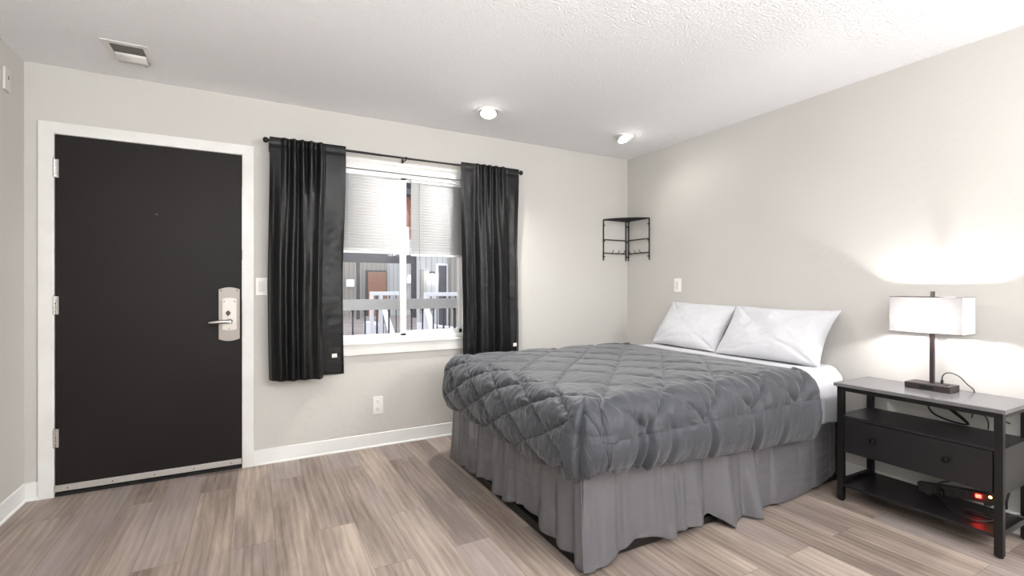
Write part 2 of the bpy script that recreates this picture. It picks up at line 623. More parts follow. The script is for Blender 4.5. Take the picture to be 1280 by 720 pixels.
# ------------------------------------------------------------------ window
bm = bmesh.new()
bx(bm, .44, 1.555, YB - .016, YB, 2.052, 2.128, bev=.003)      # head casing
bx(bm, .44, 1.555, YB - .030, YB + .055, .765, .785, bev=.004)  # stool
bx(bm, .44, 1.555, YB - .020, YB, .690, .766, bev=.003)        # apron
bx(bm, .44, WX0 + .004, YB - .014, YB, .785, 2.052, bev=.002)
bx(bm, WX1 - .004, 1.555, YB - .014, YB, .785, 2.052, bev=.002)
struct('trim_3', bm, M['trim'], 'white casing and sill around the window', 'window frame')

fx0, fx1, fz0, fz1 = WX0 + .004, WX1 - .004, .786, 2.052
bm = bmesh.new()
fy0, fy1 = YB + .012, YB + .100
bx(bm, fx0, fx1, fy0, fy1, fz0, fz0 + .030, bev=.002)
bx(bm, fx0, fx1, fy0, fy1, fz1 - .030, fz1, bev=.002)
bx(bm, fx0, fx0 + .03, fy0, fy1, fz0, fz1, bev=.002)
bx(bm, fx1 - .03, fx1, fy0, fy1, fz0, fz1, bev=.002)
win = struct('window_1', bm, M['vinyl'], 'white vinyl sliding window between the black curtains', 'window')


def sash(x0, x1, y0, y1, z0, z1, wl, wr, wb):
    bm = bmesh.new()
    bx(bm, x0, x0 + wl, y0, y1, z0, z1, bev=.003)
    bx(bm, x1 - wr, x1, y0, y1, z0, z1, bev=.003)
    bx(bm, x0, x1, y0, y1, z0, z0 + wb, bev=.003)
    bx(bm, x0, x1, y0, y1, z1 - .035, z1, bev=.003)
    s = obj('sash', bm, M['vinyl'], win)
    g = obj('pane', box(x0 + wl - .004, x1 - wr + .004, (y0 + y1) / 2 - .002, (y0 + y1) / 2 + .002, z0 + wb - .004, z1 - .03), M['glass'], s)
    return s


s1 = sash(fx0 + .028, 1.020, YB + .016, YB + .050, fz0 + .012, fz1 - .012, .03, .046, .036)
s2 = sash(.985, fx1 - .028, YB + .056, YB + .090, fz0 + .012, fz1 - .012, .040, .03, .050)
obj('sash_latch', box(1.018, 1.026, YB + .026, YB + .044, 1.145, 1.200, bev=.002), M['dark'], s1)


def blind(x0, x1, yc, z0, z1, label, wand_x):
    t = thing('window_blind', label, 'blind', ((x0 + x1) / 2, yc, z0), 'horizontal blinds in the window')
    obj('headrail', box(x0, x1, yc - .012, yc + .012, z1 - .026, z1, bev=.002), M['blind'], t)
    n = int((z1 - .03 - z0 - .02) / .0205)
    bm = bmesh.new()
    for k in range(n):
        z = z0 + .030 + k * (z1 - .030 - z0 - .030) / (n - 1)
        # tilted, slightly crowned slat
        rows = []
        for j in range(5):
            u = (j / 4 - .5)
            dy = u * .0145
            dz = -u * .0196 + .0016 * (1 - (2 * u) ** 2)
            rows.append([bm.verts.new((x, yc - dy * -1, z + dz)) for x in (x0 + .002, x1 - .002)])
        for a, b in zip(rows, rows[1:]):
            bm.faces.new((a[0], a[1], b[1], b[0]))
    s = obj('slats', bm, M['blind'], t, smooth='all')
    md = s.modifiers.new('thick', 'SOLIDIFY'); md.thickness = .0007
    obj('bottom_rail', box(x0, x1, yc - .011, yc + .011, z0, z0 + .017, bev=.003), M['blind'], t)
    for f in (.18, .72):
        xx = x0 + (x1 - x0) * f
        obj('ladder_cord', tube(bmesh.new(), [(xx, yc - .0125, z0 + .016), (xx, yc - .0125, z1 - .025)], .0009, 6), M['blind'], t)
    if wand_x:
        bm = tube(bmesh.new(), [(wand_x, yc - .017, z1 - .02), (wand_x, yc - .017, z0 - .035)], .0028, 8)
        obj('tilt_wand', bm, mat('grey_wand', lin(150, 150, 150), .3), t)
    return t


blind(fx0 + .036, .970, YB + .001, 1.436, 2.036, 'white slatted blind over the left window half, half lowered', None)
blind(1.062, fx1 - .034, YB + .040, 1.428, 2.026, 'white slatted blind with grey wand over the right window half', 1.128)

# ------------------------------------------------------------------ curtain rod and curtains
RY, RZ = 3.500, 2.150
rod = thing('curtain_rod', 'thin black curtain rod with ball ends above the window', 'curtain rod', (1.01, RY, RZ))
bm = tube(bmesh.new(), [(.085, RY, RZ), (1.0, RY, RZ - .004), (1.94, RY, RZ)], .0075, 14)
tube(bm, [(.085, RY, RZ), (.80, RY, RZ - .003)], .0085, 14)
obj('pole', bm, M['bmetal'], rod, smooth=True)
for x, s in ((.085, -1), (1.94, 1)):
    bm = lathe(bmesh.new(), [(.008, 0), (.011, .003), (.007, .008), (.009, .012), (.015, .018), (.019, .028), (.017, .038), (.009, .045), (.001, .047)], (x, RY, RZ), (s, 0, 0), n=20)
    obj('finial', bm, M['bmetal'], rod, smooth=True)
for x in (.083, .985, 1.935):
    bm = tube(bmesh.new(), [(x, RY - .012, RZ + .004), (x, RY, RZ - .014), (x, RY + .02, RZ - .014), (x, YB - .01, RZ - .014)], .005, 10)
    bx(bm, x - .008, x + .008, YB - .008, YB, RZ - .052, RZ + .012, bev=.002)
    obj('bracket', bm, M['bmetal'], rod, smooth=True)


def curtain(x0, x1, hem_x, hem_y, hem_z, gathers, seed, label, tagx, tagz, relax):
    R, C = 150, 230
    t = thing('curtain', label, 'curtain', ((x0 + x1) / 2, RY, hem_z), 'black curtains on the rod')
    s = np.linspace(0, 1, C)
    P = np.zeros((R, C, 3))
    top = RZ + .022
    hy = interp(x0 + s * (x1 - x0), hem_x, hem_y)
    g0, g1, ng = gathers
    win_ = np.clip((s - g0) / .06, 0, 1) * np.clip((g1 - s) / .06, 0, 1)
    ph = np.array([nz3(a * 5, seed) for a in s]) * 2.6
    gath = win_ * (np.sin(2 * PI * ng * (s - g0) / (g1 - g0) + ph))
    for i in range(R):
        v = i / (R - 1)
        z = top + (hem_z - top) * v
        # blend rod gathers into hanging folds and then into the hem shape
        k = min(1, max(0, (v - .02) / relax)); k = k * k * (3 - 2 * k)
        amp = .0085 * (1 + .9 * math.exp(-((v - .12) / .12) ** 2))
        y = (RY - .0125) * (1 - k) + hy * k - amp * (gath + .55 * win_) * (1 - .9 * k)
        x = x0 + s * (x1 - x0)
        sway = .006 * math.sin(v * 5 + seed) + .010 * v * math.sin(seed * 2.1)
        x = x + sway * (1 - 0 * s)
        pocket = math.exp(-((v - .030) / .006) ** 2)
        y = y + .0035 * pocket
        for j in range(C):
            wr = .0045 * nz3(s[j] * 9 + seed, v * 9, seed) * min(1, v * 6) + .0013 * nz3(s[j] * 11, v * 40 + seed, 3) * min(1, v * 4)
            zz = z
            if v < .02:
                zz += .006 * abs(nz3(s[j] * 26, seed + 2)) * win_[j]
            if i == R - 1:
                zz += .004 * nz3(s[j] * 5, seed)
            P[i, j] = (x[j], y[j] + wr, zz)
    bm = bmesh.new()
    grid(bm, P)
    c = obj('panel', bm, M['curtain'], t, smooth='all', recalc=False)
    md = c.modifiers.new('thick', 'SOLIDIFY'); md.thickness = .0022; md.offset = 0
    # raised stitching of hem and side seams
    bm = bmesh.new()
    row = int((R - 1) * (1 - .075 / (top - hem_z)))
    tube(bm, [tuple(P[row, j] + np.array((0, -.0017, 0))) for j in range(0, C, 2)], .0011, 6)
    obj('hem_stitching', bm, M['curtain'], t, smooth='all')
    bm = bmesh.new()
    row = int((R - 1) * .032)
    tube(bm, [tuple(P[row, j] + np.array((0, -.0017, 0))) for j in range(0, C, 2)], .0011, 6)
    obj('header_stitching', bm, M['curtain'], t, smooth='all')
    i = int((R - 1) * (top - tagz) / (top - hem_z))
    j = int((C - 1) * (tagx - x0) / (x1 - x0))
    y = P[max(0, i - 3):i + 4, max(0, j - 10):j + 11, 1].min() - .004
    obj('care_tag', box(tagx - .017, tagx + .017, y, y + .0015, tagz - .015, tagz + .013), M['tag'], t)
    return t


curtain(.072, .549, [.07, .095, .14, .175, .215, .245, .285, .325, .372, .392, .41, .47, .53, .549],
        [3.515, 3.47, 3.425, 3.455, 3.425, 3.45, 3.42, 3.435, 3.405, 3.44, 3.556, 3.558, 3.556, 3.560], .572,
        (.14, .74, 5), 1.3, 'black satin curtain left of the window, hanging beside the door', .488, .705, .55)
curtain(1.424, 1.945, [1.42, 1.45, 1.50, 1.535, 1.58, 1.62, 1.67, 1.70, 1.75, 1.80, 1.85, 1.90, 1.945],
        [3.49, 3.45, 3.455, 3.50, 3.46, 3.445, 3.47, 3.50, 3.455, 3.465, 3.50, 3.49, 3.53], .585,
        (.22, .80, 5), 3.7, 'black satin curtain right of the window, its hem hidden behind the bed', 1.902, .708, .5)

# ------------------------------------------------------------------ wall plates
t = thing('light_switch', 'white rocker light switch between the door frame and the left curtain', 'light switch', (.033, YB, 1.135))
obj('plate', box(-.001, .067, YB - .006, YB, 1.133, 1.250, bev=.002), M['plastic'], t)
r = obj('rocker', box(.016, .050, YB - .0125, YB - .005, 1.158, 1.225, bev=.003), M['rocker'], t)
t = thing('wall_outlet', 'white duplex outlet under the window near the baseboard', 'outlet', (.80, YB, .243))
obj('plate', box(.764, .838, YB - .006, YB, .243, .373, bev=.002), M['plastic'], t)
for zc in (.336, .279):
    rc = obj('receptacle', lathe(bmesh.new(), [(.0165, 0), (.0165, .003), (.0155, .004)], (.801, YB - .005, zc), (0, -1, 0), n=24), M['plastic'], t)
    bm = bmesh.new()
    bx(bm, .793, .7955, YB - .0096, YB - .0085, zc + .001, zc + .010)
    bx(bm, .8065, .809, YB - .0096, YB - .0085, zc + .002, zc + .009)
    lathe(bm, [(.0028, 0), (.0028, .001)], (.801, YB - .0086, zc - .007), (0, -1, 0), n=10)
    obj('slot', bm, M['slot'], rc)
t = thing('wall_plate', 'white rocker switch plate on the wall above the left pillow', 'light switch', (XR, 2.96, 1.145))
obj('plate', box(XR - .006, XR, 2.922, 2.998, 1.145, 1.262, bev=.002), M['plastic'], t)
obj('rocker', box(XR - .0125, XR - .005, 2.943, 2.977, 1.170, 1.237, bev=.003), M['rocker'], t)
t = thing('thermostat', 'small white sensor box high on the wall left of the door', 'sensor', (XL, 3.38, 2.19))
obj('housing', box(XL, XL + .010, 3.345, 3.410, 2.195, 2.310, bev=.003), mat('sensor_box', lin(205, 202, 197), .5), t)
bm = box(XL + .0095, XL + .011, 3.378, 3.388, 2.255, 2.275)
obj('sensor_slot', bm, M['grille'], t)

# ------------------------------------------------------------------ ceiling vent
t = thing('ceiling_vent', 'white ceiling air register with an open damper above the door', 'vent', (-.595, 3.21, HC))
bm = bmesh.new()
zc = HC - .004
bx(bm, -.694, -.660, 3.084, 3.330, zc, HC, bev=.001)
bx(bm, -.526, -.498, 3.084, 3.330, zc, HC, bev=.001)
bx(bm, -.665, -.520, 3.084, 3.116, zc, HC, bev=.001)
bx(bm, -.665, -.520, 3.285, 3.330, zc, HC, bev=.001)
obj('frame', bm, M['ventw'], t)
obj('grille', box(-.662, -.522, 3.114, 3.212, HC - .0045, HC - .001), M['grille'], t)
bm = bmesh.new()
prof = [(3.208, HC - .006), (3.240, HC - .012), (3.268, HC - .018), (3.287, HC - .026)]
A = [bm.verts.new((-.658, y, z)) for y, z in prof]; B = [bm.verts.new((-.526, y, z)) for y, z in prof]
for i in range(3):
    bm.faces.new((A[i], B[i], B[i + 1], A[i + 1]))
d = obj('damper', bm, M['ventw'], t, smooth='all')
d.modifiers.new('thick', 'SOLIDIFY').thickness = .002
obj('damper_lever', box(-.545, -.530, 3.290, 3.312, HC - .022, HC - .008, bev=.002), M['screw'], t)

# ------------------------------------------------------------------ recessed gimbal lights


def gimbal(loc, normal, power, cone, label):
    x, y = loc
    t = thing('recessed_light', label, 'ceiling light', (x, y, HC), 'recessed ceiling lights')
    bm = lathe(bmesh.new(), [(.092, 0), (.092, .004), (.084, .007), (.066, .005), (.064, 0)], (x, y, HC), (0, 0, -1), n=48, cap0=False, cap1=False)
    obj('trim_ring', bm, M['plastic'], t, smooth=True)
    n = Vector(normal).normalized()
    c = Vector((x, y, HC - .016)) + Vector((n.x, n.y, 0)) * .012
    bm = lathe(bmesh.new(), [(.052, -.016), (.058, -.004), (.060, .006), (.055, .009), (.047, .004)], c, n, n=40, cap1=False)
    h = obj('gimbal_head', bm, M['plastic'], t, smooth=True)
    bm = lathe(bmesh.new(), [(.050, .0045), (.048, .012), (.038, .020), (.020, .0245), (.001, .026)], c, n, n=32, cap0=False)
    obj('lens', bm, M['lens'], h, smooth='all')
    l = bpy.data.lights.new('spot_beam', 'SPOT')
    l.energy, l.spot_size, l.spot_blend, l.shadow_soft_size = power, math.radians(cone), .75, .022
    l.color = (1, .97, .93)
    o = bpy.data.objects.new('spot_beam', l)
    COL.objects.link(o)
    o.parent = h
    o.location = c + n * .045 - origin(h)
    o.rotation_euler = n.to_track_quat('-Z', 'Y').to_euler()
    return t


gimbal((1.455, 3.060), (-.16, -.26, -.95), SPOT_LEFT, 166, 'lit recessed spotlight in the ceiling in front of the window')
gimbal((2.690, 3.045), (.16, -.40, -.90), SPOT_RIGHT, 140, 'lit tilted recessed spotlight above the far side of the bed')

# ------------------------------------------------------------------ corner shelf
t = thing('corner_shelf', 'black wire corner shelf with small hooks, mounted high in the room corner', 'shelf', (XR, YB, 1.44))
z0, z1 = 1.440, 1.828
off = .012
bm = bmesh.new()
arc = []
cxs, cys, rr = XR - off, YB - off, .298
for k in range(17):
    a = PI + k / 16 * PI / 2
    q = max(abs(math.cos(a)), abs(math.sin(a)))
    rad = rr * (.80 + .20 * 1 if False else 1)
    arc.append((cxs + rad * math.cos(a) * (1 - .10 * math.sin(2 * (a - PI))), cys + rad * math.sin(a) * (1 - .10 * math.sin(2 * (a - PI))), z1))
tube(bm, arc, .005, 8)
tube(bm, [arc[0], (cxs, cys, z1)], .005, 8)
tube(bm, [arc[-1], (cxs, cys, z1)], .005, 8)
obj('top_rim', bm, M['bmetal'], t, smooth=True)
bm = bmesh.new()
for k in range(1, 25):
    d = k * .0118
    # wires parallel to each wall, cut at the curved front
    best = None
    for (a, b) in zip(arc, arc[1:]):
        if a[0] <= cxs - d <= b[0] or b[0] <= cxs - d <= a[0]:
            f = (cxs - d - a[0]) / (b[0] - a[0] + 1e-9); best = a[1] + (b[1] - a[1]) * f
    if best is not None:
        tube(bm, [(cxs - d, cys, z1 - .001), (cxs - d, best, z1 - .001)], .0016, 6)
    best = None
    for (a, b) in zip(arc, arc[1:]):
        if min(a[1], b[1]) <= cys - d <= max(a[1], b[1]):
            f = (cys - d - a[1]) / (b[1] - a[1] + 1e-9); best = a[0] + (b[0] - a[0]) * f
    if best is not None:
        tube(bm, [(cxs, cys - d, z1 + .001), (best, cys - d, z1 + .001)], .0016, 6)
obj('mesh_top', bm, M['bmetal'], t)


def side_frame(o, d, nrm):
    """ladder frame against one wall: o = corner point, d = direction along the wall"""
    o = Vector(o); d = Vector(d); nrm = Vector(nrm)
    P = lambda s, z, n=0: o + d * s + nrm * n + Vector((0, 0, z))
    for s in (.012, .290):
        bm = tube(bmesh.new(), [P(s, z0), P(s, z1)], .006, 10)
        for z in (z1 - .055, 1.625, z0 + .035):
            tube(bm, [P(s, z), P(s, z, .018)], .006, 8)
        f = obj('post', bm, M['bmetal'], t, smooth=True)
    bm = tube(bmesh.new(), [P(.012, 1.640), P(.290, 1.640)], .005, 10)
    obj('cross_bar', bm, M['bmetal'], f, smooth=True)
    bm = tube(bmesh.new(), [P(.012, 1.510), P(.290, 1.510)], .005, 10)
    obj('hook_bar', bm, M['bmetal'], f, smooth=True)
    for s in (.075, .145, .215):
        bm = tube(bmesh.new(), smooth_path([P(s, 1.511, .002), P(s, 1.505, .018), P(s - .006, 1.516, .036), P(s - .012, 1.540, .044)], 5), .0032, 8)
        obj('hook', bm, M['bmetal'], f, smooth=True)


side_frame((XR - .016, YB - .010, 0), (-1, 0, 0), (0, -1, 0))
side_frame((XR - .010, YB - .016, 0), (0, -1, 0), (-1, 0, 0))

# ------------------------------------------------------------------ bed
BX0, BX1, BY0, BY1 = 1.215, 3.205, 1.632, 3.050
bed = thing('bed', 'full-size bed on a low black base, made up in grey and white', 'bed', ((BX0 + BX1) / 2, (BY0 + BY1) / 2, 0))
bm = bmesh.new()
bx(bm, BX0 - .008, BX1, BY0 - .004, BY0 + .03, .010, .045, bev=.003)
bx(bm, BX0 - .008, BX1, BY1 - .03, BY1 + .004, .010, .045, bev=.003)
bx(bm, BX0 - .014, BX0 + .025, BY0 - .004, BY1 + .004, .000, .045, bev=.003)
bx(bm, BX1 - .03, BX1, BY0, BY1, .010, .045, bev=.003)
obj('bed_frame', bm, M['bmetal'], bed)
for x in (BX0 + .25, BX1 - .25):
    for y in (BY0 + .12, BY1 - .12):
        obj('foot', lathe(bmesh.new(), [(.025, 0), (.028, .004), (.028, .03)], (x, y, 0), n=16), M['bmetal'], bed)
obj('box_base', box(BX0 + .02, BX1, BY0 + .02, BY1 - .01, .030, .420, bev=.02), M['boxbase'], bed, smooth=True)
obj('mattress', box(BX0 + .005, BX1, BY0 + .004, BY1, .422, .695, bev=.055, seg=4), M['mattress'], bed, smooth=True)


def np_normals(P):
    du = np.gradient(P, axis=0); dv = np.gradient(P, axis=1)
    n = np.cross(du, dv)
    ln = np.linalg.norm(n, axis=2, keepdims=True)
    return n / np.maximum(ln, 1e-9)


# --- fitted/flat white sheet over the head half of the mattress
def drape_profile(d, rho, D):
    if d <= 0: return 0.0, 0.0
    q = rho * PI / 2
    if d < q:
        return rho * math.sin(d / rho), -rho * (1 - math.cos(d / rho))
    return rho, -rho - (d - q)


R, C = 90, 260
P = np.zeros((R, C, 3))
rho = .060
qn, qf = BY0 - .006 + rho, BY1 + .004 - rho
dn, df = .37, .30
qs = np.concatenate([np.linspace(-dn, 0, 90), np.linspace(0, qf - qn, 110)[1:], qf - qn + np.linspace(0, df, 63)[1:]])[:C]
C = len(qs)
P = np.zeros((R, C, 3))
for i in range(R):
    x = 2.36 + (BX1 - .004 - 2.36) * i / (R - 1)
    for j, q in enumerate(qs):
        if q < 0:
            o, z = drape_profile(-q, rho, dn); y = qn - o
        elif q > qf - qn:
            o, z = drape_profile(q - (qf - qn), rho, df); y = qf + o
        else:
            y, z = qn + q, 0.0
        zz = .701 + z
        side = min(1, max(0, (-q - .05) / .2))
        wr = .005 * nz3(x * 9, q * 4, 2) + .0035 * nz3(x * 30, q * 7, 5) * (1 + 1.5 * side)
        if q < -.03:
            y -= (.010 * nz3(x * 8, 3, 1) + .012 + wr) * side
        else:
            zz += max(wr * .7, -.002) + .002
        # the sheet corner rounds off towards the head end
        e = max(0, (x - (BX1 - .07)) / .07)
        zz -= .045 * e * e * min(1, max(0, (q + .16) / .12))
        zz += .012 * math.sin(x * 9) * side * (1 if j < 3 else 0)
        P[i, j] = (x - .02 * e * side, y, zz)
bm = bmesh.new(); grid(bm, P)
sh = tag(obj('bed_sheet', bm, M['sheet'], smooth='all'), 'white sheet showing between the grey comforter and the pillows', 'sheet')
sh.modifiers.new('thick', 'SOLIDIFY').thickness = .002

# --- bed skirt: a foot panel, a side panel and the panel by the nightstand
bm = bmesh.new()
ZT = .470


def skirt_panel(n, rows, path_top, path_bot, zb, wav, seed, wamp):
    """path_*: arrays of (x,y) along the panel, zb bottom heights, wav = outward unit per column"""
    P = np.zeros((rows, n, 3))
    rg = random.Random(int(seed * 10))
    npl = int(wav * .9)
    pleats = [((k_ + .5 + rg.uniform(-.3, .3)) / npl, rg.uniform(.007, .017), rg.uniform(.5, 1.15), rg.uniform(-.02, .02)) for k_ in range(npl)]
    for i in range(rows):
        v = i / (rows - 1)
        for j in range(n):
            s = j / (n - 1)
            k = v ** 1.25
            a, b = path_top[j], path_bot[j]
            f = (.55 - 1.7 * abs(nz3(s * wav, seed, v * .35))) + .7 * nz3(s * wav * 2.1, seed + 4, v * .5)
            fine = .0012 * nz3(s * wav * 4, v * 3 + seed, 7) + .0025 * nz3(s * 6, v * 16, seed)
            amp = wamp * (.25 + .75 * v) * f + fine
            edge = min(1, s * 25, (1 - s) * 25)
            for ps_, wd, dep, sl in pleats:
                u = (s - ps_ - sl * v) / (wd * (.8 + .9 * v))
                if abs(u) < 4:
                    amp -= edge * dep * wamp * 1.25 * (.35 + .65 * v) * (math.exp(-u * u) - .55 * math.exp(-((u - 1.9) / 1.2) ** 2))
            nx, ny = skirt_n(b)
            P[i, j] = (a[0] * (1 - k) + b[0] * k + nx * amp, a[1] * (1 - k) + b[1] * k + ny * amp, ZT + (zb[j] - ZT) * v)
    return P


def skirt_n(p):
    return skirt_dir


n = 330
s = np.linspace(0, 1, n)
yy = 3.062 + (1.592 - 3.062) * s
zb = np.interp(yy, [1.59, 1.625, 1.66, 1.79, 1.90, 1.94, 1.96, 2.05, 2.065, 2.08, 2.26, 2.40, 2.48, 2.55, 2.68, 2.80, 3.03, 3.07],
               [.010, .012, .038, .050, .052, .055, .080, .085, .088, .094, .044, .042, .068, .070, .040, .030, .022, .022])
skirt_dir = (-1, 0)
pt = [(1.196, y) for y in yy]
pb = [(1.186 - .012 * math.sin(y * 19) ** 2, y) for y in yy]
grid(bm, skirt_panel(n, 60, pt, pb, zb, 11, 2.2, .019))
n = 300
xx = np.linspace(1.186, 2.285, n)
zb = np.interp(xx, [1.18, 1.23, 1.39, 1.485, 1.60, 1.675, 1.78, 1.876, 1.96, 2.03, 2.08, 2.12, 2.18, 2.29],
               [.008, .012, .036, .075, .060, .036, .050, .050, .078, .04, .004, .010, .020, .008])
yb_ = interp(xx, [1.18, 1.23, 1.30, 1.45, 1.55, 1.66, 1.78, 1.88, 1.98, 2.07, 2.13, 2.19, 2.285],
             [1.585, 1.563, 1.578, 1.600, 1.597, 1.572, 1.590, 1.575, 1.600, 1.540, 1.582, 1.575, 1.535])
skirt_dir = (0, -1)
pt = [(x, 1.612) for x in xx]
grid(bm, skirt_panel(n, 60, pt, list(zip(xx - .004, yb_)), zb, 8, 5.1, .012))
n = 230
xx = np.linspace(2.255, 3.10, n)
zb = np.interp(xx, [2.25, 2.4, 2.6, 2.9, 3.05, 3.10], [.016, .012, .012, .020, .045, .07])
yb_ = interp(xx, [2.25, 2.33, 2.41, 2.53, 2.70, 2.90, 3.03, 3.10], [1.604, 1.612, 1.606, 1.592, 1.594, 1.606, 1.616, 1.621])
grid(bm, skirt_panel(n, 60, [(x, 1.618) for x in xx], list(zip(xx, yb_)), zb, 6, 9.4, .004))
bmesh.ops.recalc_face_normals(bm, faces=bm.faces)
sk = tag(obj('bed_skirt', bm, M['skirt'], smooth='all'), 'grey pleated bed skirt hanging below the comforter to the floor', 'bed skirt')
sk.modifiers.new('thick', 'SOLIDIFY').thickness = .0015

# --- comforter: quilted in diamonds, draped over foot and both sides
rho = .135
PX, PYN, PYF = 1.262, 1.652, 3.040          # where the fabric starts to roll over the edges
ZTOP = .722
HEAD = 2.735
DFOOT, DFAR = .402, .38
rc = .016
CURL = .075


def dside(p):
    t = min(1, max(0, (p - 1.2) / 1.5))
    return .358 + .080 * t


def fall(d, D):
    """outward distance and height below the top after d of fabric, D = where the hem is"""
    q = rho * PI / 2
    def base(d):
        if d <= 0: return 0.0, 0.0
        if d < q:
            return rho * math.sin(d / rho), -rho * (1 - math.cos(d / rho))
        u = (d - q) / max(D - q, 1e-6)
        return rho + .016 * math.sin(PI * min(u, 1) * .9) - .020 * u ** 3, -rho - (d - q)
    if d <= D: return base(d)
    o, z = base(D)
    e = d - D
    if e < PI * rc:
        return o - rc + rc * math.cos(e / rc), z - rc * math.sin(e / rc)
    return o - 2 * rc, z + (e - PI * rc)


ps = np.concatenate([np.linspace(-(DFOOT + CURL), -DFOOT, 14)[:-1], np.linspace(-DFOOT, 0, 110)[:-1], np.linspace(0, HEAD - PX, 300), np.linspace(HEAD - PX, HEAD - PX + CURL, 12)[1:]])
# unit side parameter: |q|<=1 scaled by the local drop
qn_ = np.concatenate([np.linspace(-(1 + CURL / .43), -1, 14)[:-1], np.linspace(-1, 0, 110)[:-1]])
qm_ = np.linspace(0, PYF - PYN, 280)
qf_ = np.concatenate([np.linspace(0, 1, 60)[1:], np.linspace(1, 1 + CURL / DFAR, 10)[1:]])
R, C = len(ps), len(qn_) + len(qm_) + len(qf_)
P = np.zeros((R, C, 3)); PQ = np.zeros((R, C, 2)); SF = np.zeros((R, C, 3))
for i, pe in enumerate(ps):
    hd = max(0, pe - (HEAD - PX))
    p = PX + min(pe, HEAD - PX)
    dp = max(0, -pe)
    Dn = dside(p)
    hf = min(1, max(0, (HEAD - p) / .40))
    hf = hf * hf * (3 - 2 * hf)
    for j in range(C):
        if j < len(qn_):
            dq, sgn, D = -qn_[j] * Dn, -1, Dn
            qf = PYN - dq; yc = PYN
        elif j < len(qn_) + len(qm_):
            dq, sgn, D = 0.0, 0, Dn
            qf = PYN + qm_[j - len(qn_)]; yc = qf
        else:
            dq, sgn, D = qf_[j - len(qn_) - len(qm_)] * DFAR, 1, DFAR
            qf = PYF + dq; yc = PYF
        d = max(dp, dq)
        if d <= 0:
            x, y, z = p, yc, ZTOP
        else:
            if dp > 0 and dq > 0:
                th = PI / 4 * (dq / dp) if dp >= dq else PI / 2 - PI / 4 * (dp / dq)
                Dm = DFOOT * math.cos(th) ** 2 + D * math.sin(th) ** 2
            elif dp > 0:
                th, Dm = 0, DFOOT
            else:
                th, Dm = PI / 2, D
            o, z = fall(d, Dm)
            x = (PX if dp > 0 else p) - o * math.cos(th)
            y = yc + sgn * o * math.sin(th) if sgn else yc
            z = ZTOP + z
        # crown of the top, low towards the edges
        if d <= 0:
            m = min(1, min(pe, yc - PYN, PYF - yc) / .25) if pe > 0 else 0
            z += .012 * max(0, m) * hf
            z -= .010 * (1 - hf)
        P[i, j] = (x, y, z)
        PQ[i, j] = (p - dp if dp > 0 else p, qf)
        SF[i, j] = (dp, dq, hd)
Nn = np_normals(P)
